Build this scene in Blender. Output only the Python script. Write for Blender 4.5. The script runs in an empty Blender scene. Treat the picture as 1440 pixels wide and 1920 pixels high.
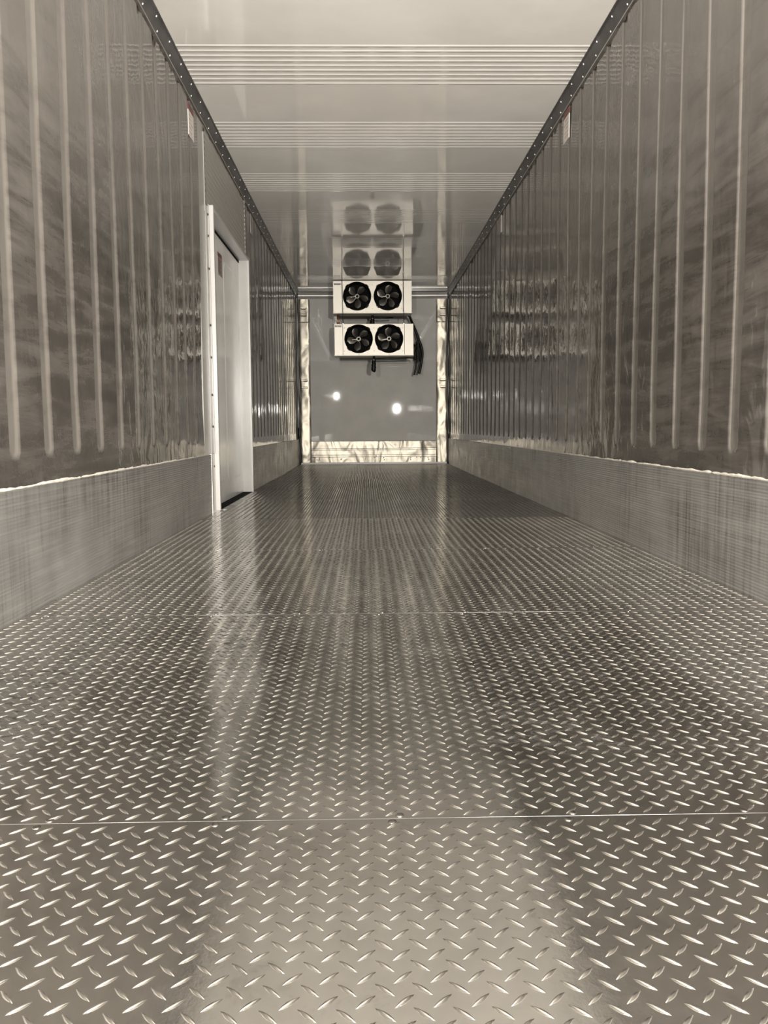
import bpy, bmesh, math, random
import numpy as np
from mathutils import Matrix, Vector

random.seed(7)
rng = np.random.default_rng(11)
SC = bpy.context.scene
COL = SC.collection
PI = math.pi

# ------------------------------------------------------------------ camera
cd = bpy.data.cameras.new('camera')
cam = bpy.data.objects.new('camera', cd)
COL.objects.link(cam)
R_ = Vector((0.99977854, -0.02000163, -0.00654256))
U_ = Vector((0.00846353, 0.09751756, 0.99519782))
F_ = Vector((0.01926757, 0.99503279, -0.09766525))
m = Matrix.Identity(4)
for i in range(3):
    m[i][0], m[i][1], m[i][2] = R_[i], U_[i], -F_[i]
m[0][3], m[1][3], m[2][3] = 0.0, 0.0, 0.606
cam.matrix_world = m
cd.sensor_width = 36.0
cd.lens = 30.30
cd.clip_start = 0.02
SC.camera = cam

# ------------------------------------------------------------------ world, lamps, exposure
w = bpy.data.worlds.new('yard_at_night')
SC.world = w
w.use_nodes = True
bg = w.node_tree.nodes['Background']
bg.inputs['Color'].default_value = (1.0, 0.86, 0.66, 1)
bg.inputs['Strength'].default_value = 0.45

def lamp(name, loc, sx, sy, power, col):
    d = bpy.data.lights.new(name, 'AREA')
    d.shape = 'ELLIPSE'
    d.size, d.size_y = sx, sy
    d.energy = power
    d.color = col
    o = bpy.data.objects.new(name, d)
    COL.objects.link(o)
    o.location = loc
    o.rotation_euler = (PI / 2, 0, 0)        # shines along +Y into the trailer
    return o
lamp('work_lamp', (1.04, -1.10, 1.25), 0.12, 0.21, 620, (1.0, 0.945, 0.875))
lamp('work_lamp', (-1.03, -1.10, 1.69), 0.07, 0.15, 250, (1.0, 0.945, 0.875))

SC.view_settings.view_transform = 'Standard'
SC.view_settings.look = 'None'
SC.view_settings.exposure = 0.0
SC.view_settings.gamma = 1.0
SC.view_settings.use_curve_mapping = False

# ------------------------------------------------------------------ trailer dimensions (metres)
XL, XR = -1.128, 1.362
Y0, YB = 0.05, 14.40
HC = 2.806
ZS = 0.418                    # top of the scuff liner
P = 0.0407                    # tread pattern pitch
SEAMS = [0.05, 1.288, 2.776, 4.268, 5.730, 7.200, 8.690, 10.190, 11.740, 13.200, YB]

# ------------------------------------------------------------------ helpers
class MB:
    def __init__(s): s.v, s.f = [], []
    def add(s, vs, fs):
        o = len(s.v); s.v += [tuple(x) for x in vs]; s.f += [tuple(i + o for i in f) for f in fs]
        return s
    def box(s, a, b):
        (x0, y0, z0), (x1, y1, z1) = a, b
        return s.add([(x0,y0,z0),(x1,y0,z0),(x1,y1,z0),(x0,y1,z0),(x0,y0,z1),(x1,y0,z1),(x1,y1,z1),(x0,y1,z1)],
                     [(0,3,2,1),(4,5,6,7),(0,1,5,4),(1,2,6,5),(2,3,7,6),(3,0,4,7)])
    def tube(s, pts, r, n=10, caps=True):
        pts = [Vector(p) for p in pts]
        rs = r if isinstance(r, (list, tuple)) else [r] * len(pts)
        vs, fs = [], []
        up = Vector((0, 1, 0))
        for i, p in enumerate(pts):
            t = (pts[min(i + 1, len(pts) - 1)] - pts[max(i - 1, 0)]).normalized()
            a = t.cross(up)
            if a.length < 1e-3: a = t.cross(Vector((1, 0, 0)))
            a.normalize(); b = t.cross(a)
            for k in range(n):
                q = 2 * PI * k / n
                vs.append(p + (a * math.cos(q) + b * math.sin(q)) * rs[i])
        for i in range(len(pts) - 1):
            for k in range(n):
                fs.append((i*n+k, i*n+(k+1) % n, (i+1)*n+(k+1) % n, (i+1)*n+k))
        if caps:
            fs.append(tuple(range(n - 1, -1, -1))); fs.append(tuple((len(pts)-1)*n + k for k in range(n)))
        return s.add(vs, fs)
    def cyl(s, c, axis, r, h, n=24, r2=None):
        c = Vector(c); a = Vector(axis).normalized()
        return s.tube([c - a * h / 2, c + a * h / 2], [r, r if r2 is None else r2], n)
    def dome(s, c, nrm, r, h, n=8):
        c = Vector(c); t = Vector(nrm).normalized()
        a = t.cross(Vector((0.3, 1, 0.2))).normalized(); b = t.cross(a)
        vs, fs = [], []
        for k, (rr, hh) in enumerate(((1, 0), (0.8, 0.6), (0.4, 0.92))):
            for q in range(n):
                an = 2 * PI * q / n
                vs.append(c + (a * math.cos(an) + b * math.sin(an)) * r * rr + t * h * hh)
        vs.append(c + t * h)
        for k in range(2):
            for q in range(n):
                fs.append((k*n+q, k*n+(q+1) % n, (k+1)*n+(q+1) % n, (k+1)*n+q))
        for q in range(n): fs.append((2*n+q, 2*n+(q+1) % n, 3*n))
        return s.add(vs, fs)
    def build(s, name, mat, parent=None, smooth=False, bevel=0.0):
        me = bpy.data.meshes.new(name)
        me.from_pydata([tuple(map(float, v)) for v in s.v], [], s.f)
        bm = bmesh.new(); bm.from_mesh(me)
        bmesh.ops.recalc_face_normals(bm, faces=bm.faces)
        bm.to_mesh(me); bm.free()
        return link(name, me, mat, parent, smooth, bevel)

def link(name, me, mat, parent=None, smooth=False, bevel=0.0):
    me.materials.append(mat)
    me.polygons.foreach_set('use_smooth', [bool(smooth)] * len(me.polygons))
    o = bpy.data.objects.new(name, me)
    COL.objects.link(o)
    if parent is not None:
        o.parent = parent
        o.matrix_parent_inverse = Matrix.Translation(-Vector(parent.location))
    if bevel:
        b = o.modifiers.new('bevel', 'BEVEL'); b.width = bevel; b.segments = 2; b.limit_method = 'ANGLE'
    return o

def struct(o): o['kind'] = 'structure'; return o
def tag(o, label, cat, group=None):
    o['label'] = label; o['category'] = cat
    if group: o['group'] = group
    return o
def empty(name, loc):
    o = bpy.data.objects.new(name, None); COL.objects.link(o)
    o.location = loc; o.empty_display_size = 0.05
    return o

def grid_mesh(name, V, nu, nv, mat, parent=None, smooth=True, flip=False):
    """V: array (nu*nv,3), index u*nv+v"""
    u, v = np.meshgrid(np.arange(nu - 1), np.arange(nv - 1), indexing='ij')
    a = (u * nv + v).ravel(); q = np.stack([a, a + nv, a + nv + 1, a + 1], 1)
    if flip: q = q[:, ::-1]
    return link(name, np_mesh(name, V, [q]), mat, parent, smooth)

def np_mesh(name, V, facesets):
    me = bpy.data.meshes.new(name)
    V = np.asarray(V, np.float32)
    me.vertices.add(len(V)); me.vertices.foreach_set('co', V.ravel())
    loops = np.concatenate([f.ravel() for f in facesets]).astype(np.int32)
    tot = np.concatenate([np.full(len(f), f.shape[1]) for f in facesets]).astype(np.int32)
    st = np.concatenate([[0], np.cumsum(tot)[:-1]]).astype(np.int32)
    me.loops.add(len(loops)); me.loops.foreach_set('vertex_index', loops)
    me.polygons.add(len(tot)); me.polygons.foreach_set('loop_start', st); me.polygons.foreach_set('loop_total', tot)
    me.update(calc_edges=True); me.validate()
    return me

# ------------------------------------------------------------------ materials
def newmat(name):
    mt = bpy.data.materials.new(name); mt.use_nodes = True
    nt = mt.node_tree
    return mt, nt, nt.nodes['Principled BSDF']
def N(nt, typ, **kw):
    n = nt.nodes.new(typ)
    for k, v in kw.items():
        if k in n.inputs.keys(): n.inputs[k].default_value = v
        else: setattr(n, k, v)
    return n
def coords(nt, scale=(1, 1, 1), rot=(0, 0, 0), loc=(0, 0, 0)):
    tc = N(nt, 'ShaderNodeTexCoord'); mp = N(nt, 'ShaderNodeMapping')
    mp.inputs['Scale'].default_value = scale; mp.inputs['Rotation'].default_value = rot; mp.inputs['Location'].default_value = loc
    nt.links.new(tc.outputs['Object'], mp.inputs['Vector'])
    return mp.outputs['Vector']
def noise(nt, vec, scale, detail=4, rough=0.55, dist=0.0):
    n = N(nt, 'ShaderNodeTexNoise'); n.inputs['Scale'].default_value = scale
    n.inputs['Detail'].default_value = detail; n.inputs['Roughness'].default_value = rough; n.inputs['Distortion'].default_value = dist
    nt.links.new(vec, n.inputs['Vector']); return n.outputs['Fac']
def ramp(nt, fac, a, b, lo=0.0, hi=1.0):
    n = N(nt, 'ShaderNodeMapRange'); n.clamp = True; n.interpolation_type = 'SMOOTHSTEP'
    n.inputs['From Min'].default_value = a; n.inputs['From Max'].default_value = b
    n.inputs['To Min'].default_value = lo; n.inputs['To Max'].default_value = hi
    nt.links.new(fac, n.inputs['Value']); return n.outputs['Result']
def math_(nt, op, a, b):
    n = N(nt, 'ShaderNodeMath'); n.operation = op
    for i, x in enumerate((a, b)):
        if isinstance(x, (int, float)): n.inputs[i].default_value = x
        else: nt.links.new(x, n.inputs[i])
    return n.outputs[0]
def mixc(nt, fac, a, b):
    n = N(nt, 'ShaderNodeMix'); n.data_type = 'RGBA'
    if isinstance(fac, (int, float)): n.inputs[0].default_value = fac
    else: nt.links.new(fac, n.inputs[0])
    for i, x in ((6, a), (7, b)):
        if isinstance(x, tuple): n.inputs[i].default_value = (*x, 1)
        else: nt.links.new(x, n.inputs[i])
    return n.outputs[2]
def bump(nt, h, strength, dist, prev=None):
    n = N(nt, 'ShaderNodeBump'); n.inputs['Strength'].default_value = strength; n.inputs['Distance'].default_value = dist
    nt.links.new(h, n.inputs['Height'])
    if prev is not None: nt.links.new(prev, n.inputs['Normal'])
    return n.outputs['Normal']
def simple(name, col, rough=0.5, metal=0.0, bscale=None, bstr=0.2, bdist=0.002, var=0.0, vscale=6.0):
    mt, nt, b = newmat(name)
    b.inputs['Roughness'].default_value = rough; b.inputs['Metallic'].default_value = metal
    b.inputs['Base Color'].default_value = (*col, 1)
    if var:
        f = ramp(nt, noise(nt, coords(nt), vscale), 0.3, 0.7)
        nt.links.new(mixc(nt, f, tuple(c * (1 - var) for c in col), tuple(min(1, c * (1 + var)) for c in col)), b.inputs['Base Color'])
    if bscale:
        nt.links.new(bump(nt, noise(nt, coords(nt), bscale), bstr, bdist), b.inputs['Normal'])
    return mt

def wall_mat():
    mt, nt, b = newmat('glossy_grey_liner')
    g = N(nt, 'ShaderNodeNewGeometry'); sx = N(nt, 'ShaderNodeSeparateXYZ')
    nt.links.new(g.outputs['Position'], sx.inputs[0])
    z = sx.outputs['Z']
    # load smears drawn along the trailer; low makes the colour darker towards the bottom
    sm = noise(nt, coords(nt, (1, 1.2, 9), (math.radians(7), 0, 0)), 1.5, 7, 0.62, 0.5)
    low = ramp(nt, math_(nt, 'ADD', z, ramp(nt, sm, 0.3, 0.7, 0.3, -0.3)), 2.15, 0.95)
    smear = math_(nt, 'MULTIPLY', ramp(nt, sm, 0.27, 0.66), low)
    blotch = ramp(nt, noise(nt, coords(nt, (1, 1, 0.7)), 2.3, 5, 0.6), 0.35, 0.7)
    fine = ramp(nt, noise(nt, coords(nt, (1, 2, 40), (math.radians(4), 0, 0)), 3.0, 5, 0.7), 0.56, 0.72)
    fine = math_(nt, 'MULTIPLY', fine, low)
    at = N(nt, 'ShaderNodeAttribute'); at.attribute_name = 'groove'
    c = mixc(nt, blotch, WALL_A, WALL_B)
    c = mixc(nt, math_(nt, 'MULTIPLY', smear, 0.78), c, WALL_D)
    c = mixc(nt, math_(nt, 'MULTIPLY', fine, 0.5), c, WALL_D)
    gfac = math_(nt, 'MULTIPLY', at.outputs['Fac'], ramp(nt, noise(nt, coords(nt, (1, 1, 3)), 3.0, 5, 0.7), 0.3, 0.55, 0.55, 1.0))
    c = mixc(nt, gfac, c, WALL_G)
    nt.links.new(c, b.inputs['Base Color'])
    rr = math_(nt, 'ADD', ramp(nt, sm, 0.45, 0.7, 0.04, 0.10), 0.0)
    nt.links.new(rr, b.inputs['Roughness'])
    b.inputs['IOR'].default_value = 1.5
    wv = bump(nt, noise(nt, coords(nt, (1, 1.6, 1.0)), 2.6, 3, 0.5, 0.6), 0.7, 0.009)
    wv = bump(nt, noise(nt, coords(nt, (1, 1, 1)), 14, 3, 0.5, 0.8), 0.5, 0.0018, wv)
    nt.links.new(wv, b.inputs['Normal'])
    return mt
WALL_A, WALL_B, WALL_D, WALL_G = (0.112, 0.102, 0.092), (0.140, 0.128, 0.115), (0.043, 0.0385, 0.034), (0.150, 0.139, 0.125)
M = {}
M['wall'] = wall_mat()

def ceil_mat():
    mt, nt, b = newmat('glossy_white_ceiling')
    c = mixc(nt, ramp(nt, noise(nt, coords(nt), 1.3, 4), 0.35, 0.7), (0.70, 0.68, 0.645), (0.78, 0.76, 0.72))
    nt.links.new(c, b.inputs['Base Color'])
    b.inputs['Roughness'].default_value = 0.055
    b.inputs['IOR'].default_value = 1.52
    wv = bump(nt, noise(nt, coords(nt, (1.3, 1, 1)), 2.2, 3, 0.5, 0.4), 0.4, 0.0012)
    wv = bump(nt, noise(nt, coords(nt, (3, 1, 1)), 8, 2, 0.5, 0.5), 0.3, 0.0003, wv)
    nt.links.new(wv, b.inputs['Normal'])
    return mt
M['ceiling'] = ceil_mat()

def floor_mat():
    mt, nt, b = newmat('tread_plate_aluminium')
    vec = coords(nt)
    d1 = ramp(nt, noise(nt, coords(nt, (1, 0.8, 1)), 2.2, 6, 0.65, 0.6), 0.40, 0.68)
    d2 = ramp(nt, noise(nt, vec, 11, 5, 0.7, 0.4), 0.55, 0.72)
    # black rubber scuffs in patches
    pt = ramp(nt, noise(nt, coords(nt, (1, 0.7, 1), (0, 0, 0), (3.1, 1.7, 0)), 1.6, 3, 0.5), 0.36, 0.52)
    sc = ramp(nt, noise(nt, coords(nt, (1, 2.2, 1), (0, 0, 0.5)), 17, 6, 0.75, 1.2), 0.52, 0.60)
    gy = N(nt, 'ShaderNodeSeparateXYZ'); nt.links.new(coords(nt), gy.inputs[0])
    lane = math_(nt, 'MULTIPLY', ramp(nt, gy.outputs['Y'], 1.32, 1.75), ramp(nt, gy.outputs['Y'], 4.2, 2.6, 0.25, 1.0))
    scuff = math_(nt, 'MULTIPLY', math_(nt, 'MULTIPLY', pt, sc), lane)
    c = mixc(nt, d1, (0.74, 0.72, 0.68), (0.57, 0.55, 0.515))
    c = mixc(nt, math_(nt, 'MULTIPLY', d2, 0.35), c, (0.28, 0.26, 0.23))
    c = mixc(nt, math_(nt, 'MULTIPLY', scuff, 0.85), c, (0.035, 0.032, 0.03))
    # the raised lugs are rubbed bright
    at = N(nt, 'ShaderNodeAttribute'); at.attribute_name = 'lug'
    c = mixc(nt, math_(nt, 'MULTIPLY', at.outputs['Fac'], 0.45), c, (0.80, 0.78, 0.74))
    nt.links.new(c, b.inputs['Base Color'])
    b.inputs['Metallic'].default_value = 1.0
    r = math_(nt, 'ADD', ramp(nt, noise(nt, vec, 5, 5, 0.65), 0.3, 0.75, 0.11, 0.20), math_(nt, 'MULTIPLY', scuff, 0.3))
    r = math_(nt, 'ADD', r, math_(nt, 'MULTIPLY', at.outputs['Fac'], 0.05))
    nt.links.new(r, b.inputs['Roughness'])
    nt.links.new(bump(nt, noise(nt, vec, 30, 4, 0.6), 0.25, 0.0008), b.inputs['Normal'])
    return mt
M['floor'] = floor_mat()

def scuff_mat():
    mt, nt, b = newmat('scuff_liner_aluminium')
    v = ramp(nt, noise(nt, coords(nt, (1, 16, 0.9), (math.radians(-3), 0, 0)), 2.0, 6, 0.68, 0.3), 0.38, 0.70)
    h = ramp(nt, noise(nt, coords(nt, (1, 0.9, 60)), 2.0, 4, 0.6), 0.40, 0.66)
    pt = ramp(nt, noise(nt, coords(nt), 1.5, 4), 0.38, 0.66)
    c = mixc(nt, math_(nt, 'MULTIPLY', v, pt), (0.42, 0.412, 0.40), (0.15, 0.142, 0.13))
    c = mixc(nt, math_(nt, 'MULTIPLY', h, 0.35), c, (0.62, 0.60, 0.57))
    nt.links.new(c, b.inputs['Base Color'])
    b.inputs['Metallic'].default_value = 0.72
    nt.links.new(ramp(nt, noise(nt, coords(nt, (1, 2, 2)), 3, 4), 0.3, 0.7, 0.30, 0.46), b.inputs['Roughness'])
    nt.links.new(bump(nt, noise(nt, coords(nt, (1, 1, 1)), 3.5, 3), 0.4, 0.004), b.inputs['Normal'])
    return mt
M['scuff'] = scuff_mat()

def post_mat():
    mt, nt, b = newmat('dented_bright_aluminium')
    b.inputs['Base Color'].default_value = (0.37, 0.345, 0.29, 1)
    b.inputs['Metallic'].default_value = 1.0; b.inputs['Roughness'].default_value = 0.42
    nt.links.new(bump(nt, noise(nt, coords(nt, (1.4, 1, 0.8)), 2.8, 2, 0.45, 0.5), 0.8, 0.06), b.inputs['Normal'])
    return mt
M['post'] = post_mat()

def stucco_mat():
    mt, nt, b = newmat('stucco_aluminium_casing')
    b.inputs['Base Color'].default_value = (0.53, 0.505, 0.45, 1)
    b.inputs['Metallic'].default_value = 0.8; b.inputs['Roughness'].default_value = 0.50
    nt.links.new(bump(nt, noise(nt, coords(nt), 110, 3), 0.35, 0.001), b.inputs['Normal'])
    return mt
M['stucco'] = stucco_mat()
M['back'] = simple('grey_white_bulkhead', (0.46, 0.45, 0.425), 0.018, 0, 1.6, 0.1, 0.001, 0.05, 3)
M['trim'] = simple('dark_anodised_cove', (0.17, 0.165, 0.165), 0.38, 0.75, 5, 0.3, 0.003, 0.2, 5)
M['trim_edge'] = simple('bare_cove_edge', (0.55, 0.53, 0.50), 0.35, 0.9)
M['rivet'] = simple('rivet_metal', (0.85, 0.84, 0.82), 0.22, 1.0)
M['rivet_white'] = simple('pale_rivet', (0.78, 0.77, 0.74), 0.3)
M['screw'] = simple('dull_screw', (0.40, 0.38, 0.35), 0.22, 1.0)
M['caulk'] = simple('dirty_dark_caulk', (0.075, 0.067, 0.058), 0.55, 0, 20, 0.4, 0.002, 0.3, 14)
M['sealant'] = simple('old_white_sealant', (0.62, 0.585, 0.52), 0.55, 0, 35, 0.6, 0.003, 0.15, 20)
M['joint_and_shade'] = simple('black_sealant_and_shade', (0.012, 0.011, 0.010), 0.5)  # black of the sealed joints, also of the painted bead shadows
M['jamb'] = simple('white_powder_coat', (0.45, 0.443, 0.43), 0.24, 0, 3, 0.2, 0.003, 0.03)
M['flange'] = simple('white_flange', (0.36, 0.35, 0.33), 0.30, 0, 9, 0.5, 0.004, 0.05)
M['door'] = simple('dull_white_door', (0.80, 0.79, 0.76), 0.20, 0, 2.5, 0.4, 0.004, 0.07, 2.5)
M['infill'] = simple('ribbed_grey_panel', (0.34, 0.325, 0.29), 0.22, 0.0)
M['header'] = simple('grey_header_strip', (0.17, 0.165, 0.15), 0.2)
M['black'] = simple('matt_black', (0.003, 0.003, 0.003), 0.9)
M['hose'] = simple('black_hose', (0.004, 0.004, 0.004), 0.42, 0, 40, 0.4, 0.002)
M['shroud'] = simple('black_fan_shroud', (0.003, 0.003, 0.003), 0.4)
M['coil'] = simple('dark_coil_fins', (0.003, 0.003, 0.003), 0.8)
M['blade'] = simple('grey_fan_blade', (0.62, 0.59, 0.54), 0.34, 1.0)
M['hub_ring'] = simple('dull_hub_ring', (0.10, 0.095, 0.085), 0.35, 1.0)
M['copper'] = simple('copper_tube', (0.55, 0.27, 0.14), 0.35, 1.0)
M['steel'] = simple('zinc_rod', (0.30, 0.29, 0.27), 0.35, 1.0)
M['nut'] = simple('bright_nut', (0.85, 0.83, 0.80), 0.25, 1.0)
M['paper'] = simple('label_white', (0.72, 0.66, 0.62), 0.35)
M['paper_grey'] = simple('label_grey', (0.36, 0.33, 0.31), 0.4)
M['red'] = simple('label_red', (0.15, 0.045, 0.036), 0.4)
M['pink'] = simple('label_faded_red', (0.30, 0.225, 0.20), 0.4)
M['text'] = simple('label_print', (0.42, 0.33, 0.30), 0.5)
M['ink'] = simple('plate_print', (0.10, 0.095, 0.085), 0.5)
for k_ in ('black', 'hose', 'shroud', 'coil'):
    M[k_].node_tree.nodes['Principled BSDF'].inputs['Specular IOR Level'].default_value = 0.12 if k_ != 'hose' else 0.25
M['shell'] = simple('outer_shell_panel', (0.10, 0.10, 0.10), 0.6)

# ------------------------------------------------------------------ shell around the liner (keeps the night out)
mb = MB()
mb.box((-1.30, Y0, -0.10), (-1.27, YB + 0.2, 3.0))
mb.box((1.45, Y0, -0.10), (1.48, YB + 0.2, 3.0))
mb.box((-1.27, Y0, 2.90), (1.45, YB + 0.2, 2.93))
mb.box((-1.27, YB + 0.1, -0.10), (1.45, YB + 0.13, 2.90))
struct(mb.build('wall_outer', M['shell']))

# ------------------------------------------------------------------ floor: ten tread-plate sheets on a slab
fl = struct(MB().box((-1.268, Y0, -0.08), (1.448, YB + 0.09, -0.004)).build('floor', M['trim_edge']))

def lug_template(fine):
    L, W, H = 0.0158, 0.0035, 0.0020
    vs, fs3, fs4 = [], [], []
    if fine:
        ts = [-0.62, -0.2, 0.2, 0.62]
        prof = [(-1, 0), (-0.66, 0.80), (0, 1.0), (0.66, 0.80), (1, 0)]
        for t in ts:
            wd = W * (1 - abs(t) ** 1.4 * 0.95); h = H * (1 - t * t * 0.75)
            for (a, b) in prof: vs.append((t * L, a * wd, b * h))
        vs.append((-L, 0, 0)); vs.append((L, 0, 0))
        n = len(prof)
        for i in range(len(ts) - 1):
            for k in range(n - 1):
                fs4.append((i*n+k, (i+1)*n+k, (i+1)*n+k+1, i*n+k+1))
        e0, e1 = len(ts) * n, len(ts) * n + 1
        for k in range(n - 1):
            fs3.append((e0, k, k + 1)); fs3.append((e1, (len(ts)-1)*n+k+1, (len(ts)-1)*n+k))
    else:
        vs = [(-L, 0, 0), (L, 0, 0), (0, -W, 0), (0, W, 0), (-0.45*L, 0, H*0.85), (0.45*L, 0, H*0.85)]
        fs3 = [(0, 2, 4), (0, 4, 3), (1, 5, 2), (1, 3, 5), (2, 5, 4), (3, 4, 5)]
        fs4 = []
    return np.array(vs), np.array(fs3), (np.array(fs4) if fs4 else np.zeros((0, 4), int))

def tread_plate(y0, y1, anchor, xph):
    g = 0.0007
    ya, yb = y0 + g, y1 - g
    V = [np.array([(XL, ya, 0), (XR, ya, 0), (XR, yb, 0), (XL, yb, 0), (XL, ya, -0.0035), (XR, ya, -0.0035), (XR, yb, -0.0035), (XL, yb, -0.0035)], float)]
    F4 = [np.array([(0, 1, 2, 3), (0, 4, 5, 1), (3, 2, 6, 7)])]; F3 = []
    off = 8
    fine = y0 < 5.0
    tv, t3, t4 = lug_template(fine)
    for s, (dx, dy) in ((1, (0, 0)), (-1, (0.5, 0.5))):
        c_, s_ = math.cos(s * PI / 4), math.sin(s * PI / 4)
        lv = tv.copy(); lv[:, 0] = tv[:, 0] * c_ - tv[:, 1] * s_; lv[:, 1] = tv[:, 0] * s_ + tv[:, 1] * c_
        xs = np.arange(math.ceil((XL - xph) / P), math.floor((XR - xph) / P) + 1) * P + xph + dx * P
        js = np.arange(math.ceil((ya - anchor) / P) - 1, math.floor((yb - anchor) / P) + 1) * P + anchor + dy * P
        xs = xs[(xs > XL + 0.013) & (xs < XR - 0.013)]
        js = js[(js > ya + 0.004) & (js < yb - 0.004)]
        X, Y = np.meshgrid(xs, js); c = np.stack([X.ravel(), Y.ravel()], 1)
        c += rng.normal(0, 0.0004, c.shape)
        n = len(c); k = len(lv)
        vv = np.repeat(lv[None], n, 0); vv[:, :, :2] += c[:, None, :]
        vv[:, :, 1] = np.clip(vv[:, :, 1], ya, yb)
        hs = rng.normal(1, 0.06, n)
        vv[:, :, 2] = vv[:, :, 2] * hs[:, None] - 0.0001
        V.append(vv.reshape(-1, 3))
        base = off + np.arange(n)[:, None, None] * k
        F3.append((t3[None] + base).reshape(-1, 3))
        if len(t4): F4.append((t4[None] + base).reshape(-1, 4))
        off += n * k
    V = np.concatenate(V)
    me = np_mesh('tread_plate', V, [np.concatenate(F4), np.concatenate(F3)])
    lug = np.zeros(len(V), np.float32); lug[8:] = np.clip(V[8:, 2] / 0.0012, 0, 1)
    me.attributes.new('lug', 'FLOAT', 'POINT').data.foreach_set('value', lug)
    o = link('tread_plate', me, M['floor'], fl)
    sm = np.ones(len(me.polygons), bool); sm[:3] = False
    me.polygons.foreach_set('use_smooth', sm)
    return o
plates = []
for i in range(len(SEAMS) - 1):
    y0, y1 = SEAMS[i], SEAMS[i + 1]
    anchor = 0.858 if i == 0 else y0 + 0.019
    plates.append(tread_plate(y0, y1, anchor, -0.250 + (0 if i < 2 else random.uniform(0, P))))
for i in range(1, len(SEAMS) - 1):
    MB().box((XL, SEAMS[i] - 0.0009, -0.003), (XR, SEAMS[i] + 0.0009, -0.0002)).build('seam_strip', M['trim'], plates[i])
# flush screws either side of each seam
for i in range(1, len(SEAMS) - 1):
    for k in range(9):
        x = -1.05 + k * 0.2726
        for s in (-1, 1):
            mbs = MB(); cx, cy = x + s * 0.006, SEAMS[i] + s * 0.0115
            mbs.cyl((cx, cy, 0.0002), (0, 0, 1), 0.0068, 0.0014, 16)
            mbs.dome((cx, cy, 0.0008), (0, 0, 1), 0.0060, 0.0005, 12)
            if i > 3 and k % 2: continue
            mbs.build('screw', M['screw'], plates[i - 1 if s < 0 else i], smooth=True)

# ------------------------------------------------------------------ side walls with pressed vertical grooves
def groove_wall(name, X, sgn, y0, y1, cy0, zb, zt):
    """sgn: +1 pushes the groove towards +X (outwards on the right wall)"""
    pit, hw, dep = 0.2993, 0.045, 0.009
    k0 = math.ceil((y0 + 0.07 - cy0) / pit); k1 = math.floor((y1 - 0.07 - cy0) / pit)
    cs = [cy0 + k * pit for k in range(k0, k1 + 1)]
    ys = {round(y0, 4), round(y1, 4)}
    loc = [-0.062, -0.050, -0.046, -0.042, -0.036, -0.030, -0.018, 0, 0.018, 0.030, 0.036, 0.042, 0.046, 0.050, 0.062]
    for c in cs:
        for d in loc: ys.add(round(c + d, 4))
    ys = np.array(sorted(y for y in ys if y0 <= y <= y1))
    zend = zb + hw
    zs = np.array([ZS - 0.02, zb - 0.03, zb - 0.012] + list(zb + np.array([-0.004, 0, 0.004, 0.009, 0.015, 0.022, 0.030, 0.038, 0.045, 0.06])) + list(np.linspace(zb + 0.25, zt - 0.25, 9)) + [zt])
    Y, Z = np.meshgrid(ys, zs, indexing='ij')
    ca = np.array(cs)
    dy = np.abs(Y[..., None] - ca)
    dz = np.where(Z < zend, zend - Z, 0)[..., None]
    d = np.sqrt(dy ** 2 + dz ** 2).min(-1)
    t = np.clip((hw - d) / 0.017, 0, 1); t = t * t * (3 - 2 * t)
    wob = 0.0035 * np.sin(Y * 2.1 + 1.3) * np.sin(Z * 1.7) + 0.002 * np.sin(Y * 5.3 + Z * 2.1)
    Xs = X + sgn * (dep * t) + sgn * wob * np.clip((Z - ZS) / 0.3, 0, 1) * np.clip((zt - Z) / 0.3, 0, 1)
    V = np.stack([Xs, Y, Z], -1).reshape(-1, 3)
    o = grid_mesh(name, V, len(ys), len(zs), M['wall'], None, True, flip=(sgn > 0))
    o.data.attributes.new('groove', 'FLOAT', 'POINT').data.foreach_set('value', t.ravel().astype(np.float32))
    return struct(o)
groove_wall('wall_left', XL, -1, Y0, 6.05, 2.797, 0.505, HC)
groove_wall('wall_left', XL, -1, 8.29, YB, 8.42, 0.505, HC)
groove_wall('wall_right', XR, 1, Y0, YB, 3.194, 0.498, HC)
# flat liner behind the door flange
struct(MB().box((XL - 0.02, 6.04, ZS - 0.02), (XL - 0.0005, 6.40, HC)).build('wall_left', M['infill']))

# scuff liners
def scuff(name, X, sgn, y0, y1):
    nz = 36
    prof = []
    zs = np.linspace(0.0, ZS, nz * 2 + 1)
    for i, z in enumerate(zs): prof.append((0.0 if i % 2 else 0.0012, z))
    ys = np.linspace(y0, y1, max(2, int((y1 - y0) / 0.25)))
    V = []
    for y in ys:
        for (d, z) in prof:
            V.append((X - sgn * (0.004 - d) - sgn * 0.0015 * math.sin(y * 3 + z * 4), y, z))
        V.append((X + sgn * 0.004, y, ZS + 0.001)); V.append((X + sgn * 0.015, y, ZS + 0.001))
    V = np.array(V)
    return struct(grid_mesh(name, V, len(ys), len(prof) + 2, M['scuff'], None, False, flip=(sgn > 0)))
scuff('baseboard_left', XL, -1, Y0, 6.38)
scuff('baseboard_left', XL, -1, 8.29, YB - 0.005)
scuff('baseboard_right', XR, 1, Y0, YB - 0.005)

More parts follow.
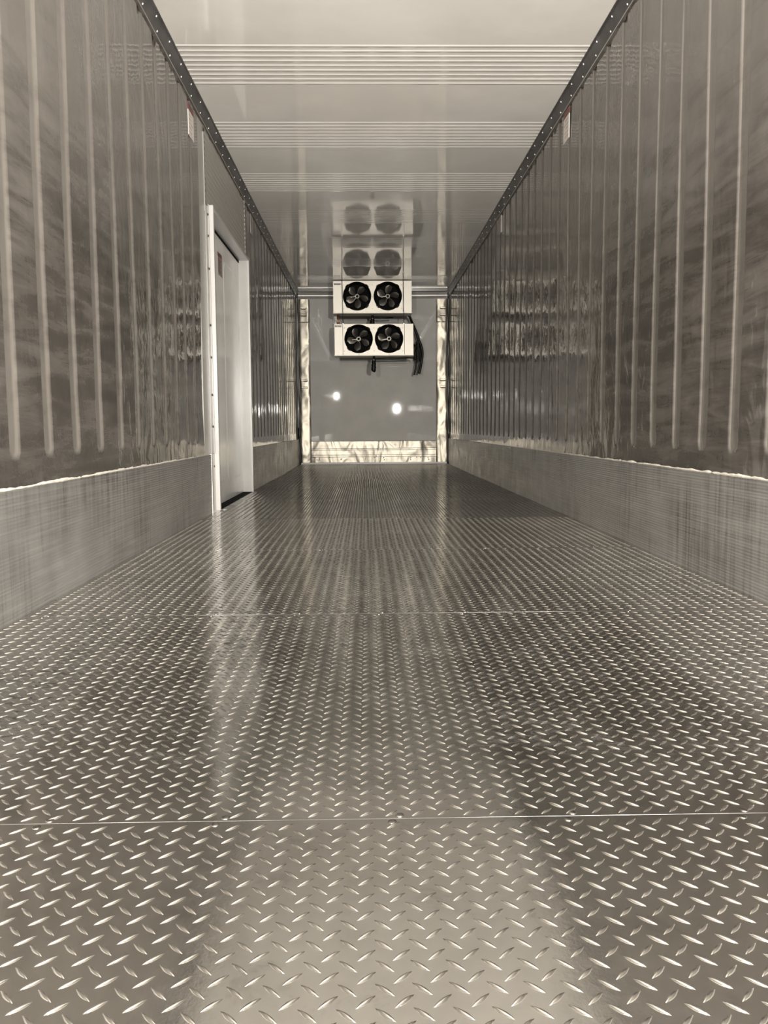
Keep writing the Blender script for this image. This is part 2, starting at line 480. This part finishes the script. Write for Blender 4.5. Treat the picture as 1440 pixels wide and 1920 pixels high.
# torn sealant bead along the scuff-liner edge
def bead(name, X, sgn, y0, y1, mat, dens=1.0):
    ys = np.arange(y0, y1, 0.022)
    V, n = [], 7
    a = rng.normal(0, 1, len(ys)); a = np.convolve(a, np.ones(5) / 5, 'same')
    b = rng.normal(0, 1, len(ys))
    fade = np.clip((7.5 - ys) / 3.0, 0.12, 1)
    gap = (rng.random(len(ys)) < 0.03)
    for i, y in enumerate(ys):
        r = 0.0048 * fade[i] * (1 + 0.55 * a[i] + 0.14 * b[i]); r = max(r, 0.0011)
        if gap[i]: r = 0.0008
        zc = ZS + 0.002 + 0.0022 * a[i] * fade[i]
        for k in range(n):
            q = PI * 2 * k / n
            V.append((X - sgn * (0.002 + 0.55 * r * math.cos(q)), y, zc + r * math.sin(q)))
    V = np.array(V).reshape(len(ys), n, 3); V = np.concatenate([V, V[:, :1]], 1).reshape(-1, 3)
    return struct(grid_mesh(name, V, len(ys), n + 1, mat, None, True))
bead('trim_1', XL, -1, Y0, 6.02, M['sealant'])
bead('trim_2', XR, 1, Y0, 14.3, M['sealant'])
bead('trim_3', XL, -1, 8.35, 14.3, M['caulk'])

# ------------------------------------------------------------------ ceiling with pressed cross ribs
ys = [Y0]; hz = [0.0]
s = 5.235 - 5 * 1.265
while s < YB - 0.6:
    for k in range(9):
        c = s + k * 0.0685
        if c > Y0 + 0.05:
            for d, h in ((-0.020, 0.0), (-0.008, 1.0), (0.004, 0.8), (0.020, 0.0)):
                ys.append(c + d); hz.append(h)
    s += 1.265
ys.append(YB); hz.append(0.0)
xs = np.linspace(XL - 0.002, XR + 0.002, 9)
V = np.array([(x, y, HC - (0.0030 if y < 8.5 else 0.0012) * h + 0.0004 * math.sin(y * 2.2 + x)) for y, h in zip(ys, hz) for x in xs])
struct(grid_mesh('ceiling', V, len(ys), len(xs), M['ceiling'], None, False, flip=False))

# ------------------------------------------------------------------ cove trims with rivets, ragged caulk below
def cove(name, X, sgn, off):
    zt, zb = HC - 0.001, HC - 0.066
    xi, xo = X - sgn * 0.034, X - sgn * 0.004
    mb = MB()
    prof = [(X - sgn * 0.046, zt), (X - sgn * 0.046, zt - 0.004), (xi, zt - 0.006), (xo, zb), (xo + sgn*0.001, zb - 0.012), (X + sgn * 0.006, zb - 0.012), (X + sgn * 0.006, zt)]
    vs = [(x, y, z) for y in (Y0, YB) for x, z in prof]; n = len(prof)
    mb.add(vs, [(i, (i+1) % n, n + (i+1) % n, n + i) for i in range(n)] + [tuple(range(n)), tuple(range(2*n-1, n-1, -1))])
    o = struct(mb.build(name, M['trim']))
    eb = MB().box((min(xo, xo - sgn * 0.0035), Y0, zb - 0.013), (max(xo, xo - sgn * 0.0035), YB, zb - 0.004))
    eb.build('edge_strip', M['trim_edge'], o)
    nrm = Vector((-sgn * 0.9, 0, -0.45))
    y = off; k = 0
    while y < YB - 0.1:
        for t, dy in ((0.16, 0.0), (0.80, 0.09)):
            p = Vector((xi + (xo - xi) * t, y + dy, (zt - 0.006) + (zb - zt + 0.006) * t))
            if k < 96:
                MB().dome(p - nrm * 0.0004, nrm, 0.0062, 0.0042, 8).build('rivet', M['rivet_white'], o, smooth=True); k += 1
        y += 0.3045
    # ragged caulk smear on the wall under the cove
    V = []
    yy = np.arange(Y0, YB, 0.02)
    r = rng.normal(0, 1, len(yy)); r = np.convolve(r, np.ones(4) / 4, 'same')
    drip = np.where(rng.random(len(yy)) < 0.05, rng.random(len(yy)) * 0.06, 0)
    for i, q in enumerate(yy):
        zz = zb - 0.012 - max(0.004, 0.014 + 0.012 * r[i]) - drip[i]
        V += [(X - sgn * 0.0045, q, zb - 0.002), (X - sgn * 0.0075, q, zb - 0.016), (X - sgn * 0.0062, q, (zb - 0.016) * 0.4 + zz * 0.6), (X + sgn * 0.004, q, zz - 0.004)]
    grid_mesh('caulk_smear', np.array(V), len(yy), 4, M['caulk'], o, True)
    return o
cove('trim_4', XL, -1, 0.272)
cove('trim_5', XR, 1, 0.262)

# ------------------------------------------------------------------ rear bulkhead
struct(MB().box((XL, YB, 0.0), (XR, YB + 0.06, HC)).build('wall_back', M['back']))
mb = MB()                                              # upper sheet of the panel, lapping the lower
mb.box((-0.935, YB - 0.006, 1.714), (1.175, YB + 0.001, 2.705)).build('wall_back', M['back']).__setitem__('kind', 'structure')
struct(MB().box((-0.935, YB - 0.003, 0.37), (1.175, YB + 0.001, 1.716)).build('wall_back', M['back']))
# header strips under the ceiling
mb = MB().box((XL + 0.03, YB - 0.10, 2.742), (XR - 0.03, YB, 2.801))
o = struct(mb.build('trim_6', M['header']))
MB().box((XL + 0.03, YB - 0.012, 2.705), (XR - 0.03, YB, 2.742)).build('lower_strip', M['header'], o)
MB().box((XL + 0.03, YB - 0.104, 2.738), (XR - 0.03, YB - 0.098, 2.748)).build('edge_strip', M['trim_edge'], o)

def corner_post(name, x0, x1, xs0, xs1):
    def sheet(za, zb, lift):
        nx, nz = 13, max(8, int((zb - za) / 0.06))
        V = []
        for x in np.linspace(x0, x1, nx):
            for z in np.linspace(za, zb, nz):
                e = min(x - x0, x1 - x) / (x1 - x0)
                y = YB - lift - 0.012 * math.sqrt(max(0, min(1, e * 5))) - 0.0022 * math.sin(z * 7 + x * 23) * math.sin(z * 3.1 + 1) - 0.0015 * math.sin(z * 17 + x * 31)
                V.append((x, y, z))
        return np.array(V), nx, nz
    V, nx, nz = sheet(0.028, 2.70, 0.0)
    o = struct(grid_mesh(name, V, nx, nz, M['post'], None, True))
    V, nx, nz = sheet(2.33, 2.695, 0.006)
    up = grid_mesh('top_plate', V, nx, nz, M['post'], o, True)
    mb = MB()
    for i in range(14):
        xa = x0 + (x1 - x0) * i / 14
        mb.box((xa, YB - 0.020, 2.326 - 0.006 * random.random()), (xa + (x1 - x0) / 14, YB - 0.012, 2.334 + 0.004 * random.random()))
    mb.build('joint_sealant', M['caulk'], o)
    for zc in (2.557, 2.445, 1.385, 1.272):
        lift = 0.018 if zc > 2.3 else 0.012
        mb = MB(); n = 18; L = xs1 - xs0; r = 0.019
        ring = []
        for q in range(n):
            a = 2 * PI * q / n
            ring.append((math.copysign(L / 2 - r, math.cos(a)) + r * math.cos(a), r * math.sin(a)))
        xc = (xs0 + xs1) / 2
        vs = [(xc + a, YB - lift, zc + b) for a, b in ring] + [(xc + a * 0.94, YB - lift - 0.010, zc + b * 0.6 + 0.002) for a, b in ring]
        mb.add(vs, [(q, (q+1) % n, n + (q+1) % n, n + q) for q in range(n)] + [tuple(range(n, 2 * n))])
        mb.build('louvre', M['post'], o)
        mb = MB(); t = 0.0035
        vs = [(xc + a, YB - lift - 0.0012, zc + b) for a, b in ring] + [(xc + a * 1.03, YB - lift - 0.0012, zc + b * 1.22 - 0.002) for a, b in ring]
        mb.add(vs, [(q, (q+1) % n, n + (q+1) % n, n + q) for q in range(n) if ring[q][1] < 0.004])
        mb.build('louvre_gap', M['caulk'], o)
    for zc in (0.7, 1.0, 1.6, 1.95, 2.2):
        mb = MB(); mb.dome((x1 - 0.02 if x0 < 0 else x0 + 0.02, YB - 0.010, zc + 0.1 * random.random()), (0, -1, 0), 0.008, 0.005)
        mb.build('rivet', M['rivet'], o, True)
    return o
corner_post('trim_7', -1.100, -0.922, -1.065, -0.965)
corner_post('trim_8', 1.158, 1.342, 1.215, 1.315)
# black corner joints
def joint(name, x, X):
    mb = MB()
    zs = np.linspace(0.0, 2.78, 60)
    pts = [(x + 0.003 * math.sin(z * 9), YB - 0.012, z) for z in zs]
    rs = [0.008 + 0.005 * (z < 0.5) + 0.002 * math.sin(z * 13) + (0.012 if abs(z - 0.52) < 0.06 and X < 0 else 0) for z in zs]
    mb.tube(pts, rs, 8)
    return struct(mb.build(name, M['joint_and_shade'], None, True))
joint('trim_9', -1.110, XL)
joint('trim_10', 1.351, XR)
# kick plate with two pressed beads and screw dents
V = []
prof = [(0.030, 0.010), (0.118, 0.010), (0.123, 0.0215), (0.150, 0.0215), (0.155, 0.010), (0.234, 0.010), (0.239, 0.0215), (0.259, 0.0215), (0.264, 0.010), (0.378, 0.010), (0.380, 0.0)]
xs = np.linspace(-0.918, 1.155, 60)
for x in xs:
    for z, d in prof:
        dn = 0.002 * math.sin(x * 9 + z * 6) + 0.0012 * math.sin(x * 23 + 1)
        V.append((x, YB - 0.004 - d - (dn if z < 0.38 else 0), z))
kp = struct(grid_mesh('baseboard_back', np.array(V), len(xs), len(prof), M['post'], None, False))
for x, z in ((-0.79, 0.10), (-0.79, 0.075), (-0.62, 0.105), (-0.43, 0.085), (-0.02, 0.10), (-0.02, 0.075), (0.13, 0.11), (0.28, 0.105), (0.29, 0.07), (0.73, 0.10), (0.73, 0.07), (0.83, 0.105), (0.90, 0.105), (1.02, 0.10), (1.03, 0.07), (1.10, 0.085)):
    MB().dome((x, YB - 0.0145, z), (0, -1, 0), 0.011, 0.007, 10).build('screw', M['rivet'], kp, True)
for z in (0.1195, 0.1535, 0.2355, 0.2625):
    MB().box((-0.918, YB - 0.0262, z - 0.003), (1.155, YB - 0.0135, z + 0.003)).build('bead_shadow_line', M['joint_and_shade'], kp)  # black lines paint shadow along the bead edges; the sheet has no gap
for x in (-0.921, 1.157):
    MB().box((x - 0.003, YB - 0.022, 0.03), (x + 0.003, YB - 0.010, 2.69)).build('edge_gap', M['caulk'], kp)
MB().box((-0.918, YB - 0.016, 0.3795), (1.155, YB - 0.006, 0.3855)).build('top_gap', M['joint_and_shade'], kp)
struct(MB().box((-1.09, YB - 0.040, 0.0), (1.335, YB - 0.002, 0.030)).build('baseboard_back', M['jamb'], None, bevel=0.004))

# ------------------------------------------------------------------ side door in the left wall
DY0, DY1, DZ = 6.44, 8.26, 2.165
dr = struct(empty('door_1', (XL, 7.35, 0.0)))
dp = MB()
dp.box((-1.225, DY0 - 0.03, 0.002), (-1.185, DY1 + 0.03, DZ + 0.02))
dp.build('door_panel', M['door'], dr)
# pressed field on the panel with rounded corners: thin raised plate
def rrect(y0, y1, z0, z1, r, n=8):
    out = []
    for cy, cz, a0 in ((y1 - r, z1 - r, 0), (y0 + r, z1 - r, 90), (y0 + r, z0 + r, 180), (y1 - r, z0 + r, 270)):
        for k in range(n + 1):
            a = math.radians(a0 + 90 * k / n); out.append((cy + r * math.cos(a), cz + r * math.sin(a)))
    return out
for (a, b) in ((DY0 + 0.06, 7.33), (7.35, DY1 - 0.13)):
    ro = rrect(a, b, 0.16, DZ - 0.16, 0.10); ri = rrect(a + 0.025, b - 0.025, 0.185, DZ - 0.185, 0.085)
    n = len(ro)
    mb = MB().add([(-1.1855, y, z) for y, z in ro] + [(-1.1805, y, z) for y, z in ri], [(i, (i+1) % n, n + (i+1) % n, n + i) for i in range(n)] + [tuple(range(n, 2*n))])
    mb.build('pressed_field', M['door'], dr, False)
MB().box((-1.1855, DY0, DZ - 0.022), (-1.180, DY1, DZ - 0.004)).build('top_gasket', M['black'], dr)
# frame: near jamb, far jamb, header
MB().box((-1.226, 6.40, 0.0), (-1.090, DY0, 2.205)).build('jamb', M['jamb'], dr, bevel=0.003)
MB().box((-1.226, DY1 + 0.012, 0.0), (-1.090, 8.31, 2.19)).build('jamb', M['jamb'], dr, bevel=0.003)
MB().box((-1.226, DY0, DZ), (-1.090, DY1 + 0.012, 2.190)).build('header', M['jamb'], dr, bevel=0.002)
mb = MB().box((XL, 6.285, ZS + 0.006), (XL + 0.004, 6.401, 2.205))
fg = mb.build('jamb_flange', M['flange'], dr)
MB().box((XL + 0.004, 6.372, ZS + 0.006), (XL + 0.010, 6.384, 2.205)).build('flange_lip', M['flange'], fg)
MB().box((XL + 0.0005, 6.26, 0.0), (XL + 0.0065, 6.40, ZS + 0.004)).build('lower_strip', M['trim_edge'], dr)
for z in (2.13, 1.98, 1.75, 1.35, 1.12, 0.85, 0.62, 0.33):
    MB().dome((XL + 0.005, 6.36, z), (1, 0, 0), 0.010, 0.006, 10).build('screw', M['steel'], dr, True)
MB().box((-1.184, DY0, 0.0005), (-1.094, DY1 + 0.012, 0.0015)).build('gap_shade_strip', M['black'], dr)  # black strip paints the shaded recess between door panel and floor edge
MB().box((-1.094, 6.44, 0.0), (-1.052, 8.30, 0.0016)).build('sill_strip', M['scuff'], dr)
# worn safety label on the door
lb = MB().box((-1.1806, 7.09, 1.84), (-1.1798, 7.29, 2.02)).build('warning_label', M['pink'], dr)
lb['label'] = 'faded red warning label on the white door'
MB().box((-1.1799, 7.095, 1.985), (-1.1794, 7.285, 2.015)).build('red_band', M['red'], lb)
mb = MB()
for k in range(7):
    mb.box((-1.1799, 7.105, 1.96 - k * 0.017), (-1.1795, 7.105 + 0.17 * random.uniform(0.6, 1), 1.967 - k * 0.017))
mb.build('print', M['ink'], lb)

# ribbed infill panel above the door
V = []
zs = np.linspace(2.190, HC, 61)
ys = np.linspace(6.28, 8.30, 10)
for y in ys:
    for i, z in enumerate(zs):
        V.append((XL + 0.001 + 0.009 * (0.5 + 0.5 * math.cos((z - 2.19) / 0.041 * 2 * PI)) * (1 if z < 2.70 else 0), y, z))
struct(grid_mesh('wall_left', np.array(V), len(ys), len(zs), M['infill'], None, True))
struct(MB().box((XL, 6.268, 2.13), (XL + 0.0045, 6.284, 2.67)).build('trim_11', M['flange']))
struct(MB().box((XL, 8.285, 2.19), (XL + 0.008, 8.33, 2.72)).build('trim_12', M['infill']))

# ------------------------------------------------------------------ labels stuck to the walls
def wall_label(X, sgn, yc, zc, w_, h_, text, mat, red=True):
    o = empty('warning_label', (X - sgn * 0.001, yc, zc))
    def slab(d0, d1, a, b, c, d, nm, mt):
        x0, x1 = sorted((X - sgn * d0, X - sgn * d1))
        return MB().box((x0, yc + a, zc + c), (x1, yc + b, zc + d)).build(nm, mt, o)
    slab(0.0005, 0.0050, -w_/2, w_/2, -h_/2, h_/2 - (h_ * 0.22 if red else 0), 'paper', mat)
    if red: slab(0.0005, 0.0051, -w_/2, w_/2, h_/2 - h_ * 0.22, h_/2, 'red_band', M['red'])
    mb = MB()
    for k in range(5):
        z = zc + h_ * (0.18 - 0.13 * k)
        x0, x1 = sorted((X - sgn * 0.0049, X - sgn * 0.0054))
        mb.box((x0, yc - w_ * 0.38, z - 0.006), (x1, yc - w_ * 0.38 + w_ * 0.76 * random.uniform(0.55, 1), z))
    mb.build('print', M['text'], o)
    return tag(o, text, 'label', None)
wall_label(XL, -1, 5.84, 2.585, 0.17, 0.20, 'white label with a red band, high on the left wall near the door', M['paper'])
wall_label(XR, 1, 5.99, 2.615, 0.16, 0.20, 'white label with a red band, high on the right wall under the cove trim', M['paper'])
wall_label(XR, 1, 8.90, 2.625, 0.17, 0.17, 'small plain grey label farther along the right wall, high under the trim', M['paper_grey'], False)
wall_label(XL, -1, 8.80, 2.610, 0.17, 0.19, 'small plain grey label high on the left wall just past the door', M['paper_grey'], False)

# ------------------------------------------------------------------ evaporators hung at the far end
def plate_hole(mb, x0, x1, z0, z1, cx, cz, r, y, n=48):
    ang = sorted([2 * PI * k / n for k in range(n)] + [math.atan2(z - cz, x - cx) % (2 * PI) for x in (x0, x1) for z in (z0, z1)])
    o = len(mb.v); vs = []
    for a in ang:
        c, s_ = math.cos(a), math.sin(a)
        tx = ((x1 - cx) / c if c > 1e-9 else (x0 - cx) / c if c < -1e-9 else 1e9)
        tz = ((z1 - cz) / s_ if s_ > 1e-9 else (z0 - cz) / s_ if s_ < -1e-9 else 1e9)
        t = min(tx, tz)
        vs.append((cx + r * c, y, cz + r * s_)); vs.append((cx + t * c, y, cz + t * s_)); vs.append((cx + r * c, y + 0.03, cz + r * s_))
    m_ = len(ang); fs = []
    for i in range(m_):
        j = (i + 1) % m_
        fs.append((3*i, 3*i+1, 3*j+1, 3*j)); fs.append((3*i+2, 3*i, 3*j, 3*j+2))
    mb.add(vs, fs)

def fan(parent, cx, cz, y, rot):
    fr = MB()
    n = 64
    outer = []
    for k in range(n):
        a = 2 * PI * k / n
        d = min(abs(((math.degrees(a) - q + 180) % 360) - 180) for q in (45, 135, 225, 315))
        outer.append(0.213 + 0.017 * max(0, 1 - (d / 9.0) ** 2))
    vs = []
    for k in range(n):
        a = 2 * PI * k / n; c, s_ = math.cos(a), math.sin(a)
        for r, yy in ((outer[k], y), (outer[k], y - 0.012), (0.196, y - 0.020), (0.186, y + 0.07)):
            vs.append((cx + r * c, yy, cz + r * s_))
    fr.add(vs, [(4*k+i, 4*((k+1) % n)+i, 4*((k+1) % n)+i+1, 4*k+i+1) for k in range(n) for i in range(3)])
    f = fr.build('fan', M['shroud'], parent, False)
    for q in (45, 135, 225, 315, 90, 270):
        a = math.radians(q); rr = 0.222 if q % 90 else 0.232
        MB().dome((cx + rr * math.cos(a), y - 0.012 if q % 90 else y - 0.001, cz + rr * math.sin(a)), (0, -1, 0), 0.006, 0.004).build('bolt', M['nut'], f, True)
    MB().cyl((cx, y + 0.04, cz), (0, 1, 0), 0.030, 0.06, 20).build('hub', M['shroud'], f, True)
    mb = MB()
    for k in range(20):
        a0 = 2 * PI * k / 20; a1 = 2 * PI * (k + 1) / 20
        mb.add([(cx + r * math.cos(a), y + 0.008, cz + r * math.sin(a)) for a in (a0, a1) for r in (0.019, 0.033)], [(0, 1, 3, 2)])
    mb.build('hub_ring', M['hub_ring'], f)
    for b in range(5):
        th = rot + 2 * PI * b / 5
        V = []; nr, nc = 9, 6
        for i in range(nr):
            t = i / (nr - 1); r = 0.030 + 0.142 * t
            half = 0.012 + 0.050 * math.sin(PI * min(1, t * 0.72 + 0.03)) ** 1.2
            if t > 0.86: half *= math.sqrt(max(0.05, 1 - ((t - 0.86) / 0.15) ** 2))
            sweep = -0.22 * t
            pitch = math.radians(38 - 16 * t)
            for j in range(nc):
                u = (j / (nc - 1) * 2 - 1) * half
                aa = th + sweep + u * math.cos(pitch) / max(r, 0.03) * 0.9
                V.append((cx + r * math.cos(aa), y + 0.045 + u * math.sin(pitch) + 0.006 * (1 - (u / half) ** 2), cz + r * math.sin(aa)))
        grid_mesh('blade', np.array(V), nr, nc, M['blade'], f, True)
    # guard spoke and motor arm
    a = math.radians(188)
    MB().tube([(cx + 0.02 * math.cos(a), y + 0.004, cz + 0.02 * math.sin(a)), (cx + 0.10 * math.cos(a), y + 0.01, cz + 0.10 * math.sin(a))], 0.003, 6).build('motor_arm', M['blade'], f)
    return f

def evaporator(loc, x0, x1, z0, z1, y, dep, fans, xa, xb, plate, text):
    o = empty('evaporator_unit', loc)
    t = 0.004
    mb = MB()                                               # casing shell, open front behind the fascia
    mb.box((x0, y + t, z1 - t), (x1, y + dep, z1)); mb.box((x0, y + t, z0), (x1, y + dep, z0 + t))
    mb.box((x0, y + t, z0 + t), (x0 + t, y + dep, z1 - t)); mb.box((x1 - t, y + t, z0 + t), (x1, y + dep, z1 - t))
    mb.build('casing', M['stucco'], o)
    MB().box((x0 + t, y + dep * 0.55, z0 + t), (x1 - t, y + dep - 0.004, z1 - t)).build('coil', M['coil'], o)
    MB().box((x0 + t, y + 0.01, z0 + t), (xa, y + dep * 0.5, z1 - t)).build('end_box', M['coil'], o)
    MB().box((xb, y + 0.01, z0 + t), (x1 - t, y + dep * 0.5, z1 - t)).build('end_box', M['coil'], o)
    xm = (fans[0][0] + fans[1][0]) / 2
    mb = MB()
    plate_hole(mb, xa + 0.002, xm, z0, z1, *fans[0][:2], 0.208, y)
    plate_hole(mb, xm, xb - 0.002, z0, z1, *fans[1][:2], 0.208, y)
    fp = mb.build('fan_panel', M['stucco'], o)
    for z in (z0 + 0.06, (z0 + z1) / 2, z1 - 0.06):
        for x in (xa + 0.022, xm, xb - 0.022):
            MB().dome((x, y - 0.0003, z), (0, -1, 0), 0.006, 0.003).build('screw', M['steel'], fp, True)
    MB().box((x0, y - 0.002, z0), (xa - 0.002, y + 0.004, z1)).build('end_panel', M['stucco'], o, bevel=0.0015)
    MB().box((xb + 0.002, y - 0.002, z0), (x1, y + 0.004, z1)).build('end_panel', M['stucco'], o, bevel=0.0015)
    MB().box((x0 - 0.004, y - 0.006, z0 - 0.010), (x1 + 0.004, y + dep + 0.004, z0 + 0.002)).build('drain_pan', M['stucco'], o, bevel=0.002)
    for (fx, fz, rot) in fans: fan(o, fx, fz, y, math.radians(rot))
    px0, px1, pz0, pz1 = plate
    pl = MB().box((px0, y - 0.0045, pz0), (px1, y - 0.0015, pz1)).build('name_plate', M['flange'], o)
    mb = MB(); zc = (pz0 + pz1) / 2 - 0.004; h = 0.009
    mb.box((px0 + 0.010, y - 0.0056, zc - h), (px0 + 0.022, y - 0.0044, zc + h)); mb.box((px0 + 0.018, y - 0.0056, zc - h), (px0 + 0.030, y - 0.0044, zc - h * 0.2))
    x = px0 + 0.042
    while x < px1 - 0.012:
        mb.box((x, y - 0.0056, zc - h), (x + 0.006, y - 0.0044, zc + h * random.uniform(0.3, 1.0))); x += 0.0095
    mb.build('lettering', M['ink'], pl)
    return tag(o, text, 'evaporator', 'twin-fan evaporators at the far end')
evaporator((0.103, 13.35, 2.32), -0.487, 0.693, 2.325, 2.795, 13.20, 0.31, [(-0.127, 2.569, -5), (0.333, 2.569, 20)], -0.350, 0.563,
           (-0.474, -0.366, 2.735, 2.762), 'upper twin-fan evaporator in a pale metal case hung right under the ceiling')
evaporator((0.123, 13.27, 1.68), -0.470, 0.713, 1.690, 2.150, 13.12, 0.31, [(-0.109, 1.930, -18), (0.347, 1.931, -40)], -0.345, 0.578,
           (-0.466, -0.362, 2.103, 2.136), 'lower twin-fan evaporator in a pale metal case hung below the other one')

for x0, x1, txt in ((-0.352, -0.341, 'thin threaded hanger rod on the left side of the evaporator fans'), (0.566, 0.573, 'thin threaded hanger rod on the right side of the evaporator fans')):
    o = MB().tube([(x0, 13.165, HC - 0.002), (x1, 13.165, 2.150)], 0.0055, 8).build('hanger_rod', M['steel'], None, True)
    for z in (2.158, 2.33, 2.70):
        MB().cyl((x0 + (x1 - x0) * (2.8 - z) / 0.65, 13.165, z), (0, 0, 1), 0.011, 0.014, 6).build('nut', M['nut'] if z < 2.2 else M['steel'], o)
    tag(o, txt, 'rod')

# drain lines: fitting, insulated tail, heater cable
def drain(loc, x, y, z0, ztail, cable, text):
    o = empty('drain_pipe', loc)
    MB().tube([(x, y, z0), (x, y, z0 - 0.05)], 0.019, 12).build('fitting', M['hose'], o, True)
    MB().dome((x, y - 0.02, z0 - 0.05), (0, -1, 0), 0.014, 0.010).build('clamp', M['nut'], o, True)
    n = 12; pts, rs = [], []
    for k in range(n):
        t = k / (n - 1); z = (z0 - 0.045) * (1 - t) + ztail * t
        pts.append((x - 0.008 * t + 0.004 * math.sin(k * 2.1), y, z)); rs.append((0.026 + 0.010 * math.sin(t * PI * 0.75) + 0.002 * math.sin(k * 3)) * (1 if t < 0.97 else 0.8))
    MB().tube(pts, rs, 14).build('insulated_tail', M['hose'], o, True)
    MB().tube(cable, 0.0095, 8).build('cable', M['hose'], o, True)
    return tag(o, text, 'drain pipe')
drain((0.119, 13.35, 1.45), 0.119, 13.30, 1.679, 1.452, [(0.13, 13.31, 1.650), (0.176, 13.33, 1.656), (0.33, 13.34, 1.662), (0.478, 13.35, 1.660), (0.62, 13.38, 1.667), (0.748, 13.45, 1.668)],
      'black insulated drain pipe hanging below the lower evaporator')
drain((0.104, 13.35, 2.16), 0.104, 13.44, 2.314, 2.170, [(0.115, 13.44, 2.28), (0.15, 13.45, 2.283), (0.28, 13.46, 2.278), (0.42, 13.47, 2.285)],
      'short black drain pipe between the two evaporators')
o = empty('copper_pipe', (-0.422, 13.36, 2.15))
MB().tube([(-0.434, 13.36, 2.325), (-0.432, 13.36, 2.14)], 0.0085, 8).build('tube', M['copper'], o, True)
MB().tube([(-0.408, 13.36, 2.325), (-0.409, 13.36, 2.14)], 0.0085, 8).build('tube', M['copper'], o, True)
tag(o, 'pair of copper tubes between the evaporators at their left end', 'pipe')

# black hoses at the right of the units
def spline(pts, n=6):
    pts = [Vector(p) for p in pts]; out = []
    for i in range(len(pts) - 1):
        p0, p1, p2, p3 = pts[max(i-1, 0)], pts[i], pts[i+1], pts[min(i+2, len(pts)-1)]
        for k in range(n):
            t = k / n
            out.append(0.5 * ((2*p1) + (p2-p0)*t + (2*p0-5*p1+4*p2-p3)*t*t + (3*p1-p0-3*p2+p3)*t**3))
    out.append(pts[-1]); return out
def hose(pts, r, text):
    q = spline(pts)
    return tag(MB().tube(q, r, 10).build('refrigerant_hose', M['hose'], None, True), text, 'hose', 'black hoses beside the evaporators')
hose([(0.660, 13.56, 2.330), (0.680, 13.72, 2.350), (0.732, 13.9, 2.264), (0.800, 13.95, 2.121), (0.838, 13.95, 2.011), (0.884, 13.95, 1.886), (0.899, 13.95, 1.751), (0.868, 13.95, 1.549), (0.846, 13.95, 1.458)], 0.021,
     'black hose running from the upper evaporator and drooping in a thick right-hand loop')
hose([(0.736, 13.38, 1.86), (0.735, 13.6, 1.87), (0.80, 13.9, 1.90), (0.830, 13.92, 1.975), (0.826, 13.93, 1.80), (0.798, 13.93, 1.566), (0.768, 13.93, 1.437)], 0.016,
     'thinner black hose from the lower evaporator with a long straight tail')
hose([(0.795, 14.06, 1.68), (0.800, 14.06, 1.76), (0.818, 14.06, 1.88), (0.850, 14.06, 1.985), (0.878, 14.06, 1.84), (0.868, 14.06, 1.66)], 0.018,
     'black hose bent in a narrow arch behind the other two hoses')
o = empty('pipe_clamp', (0.862, 14.385, 2.03))
MB().box((0.838, 14.375, 1.99), (0.886, 14.392, 2.09)).build('backplate', M['steel'], o, bevel=0.003)
MB().tube([(0.866, 14.38, 2.05), (0.866, 13.99, 2.04)], 0.009, 8).build('stud', M['nut'], o, True)
MB().tube([(0.866 + 0.032 * math.cos(a), 13.99, 2.012 + 0.032 * math.sin(a)) for a in np.linspace(0, 2 * PI, 17)], 0.004, 6, False).build('ring', M['nut'], o, True)
tag(o, 'small metal clamp on the back wall that gathers the black hoses', 'clamp')
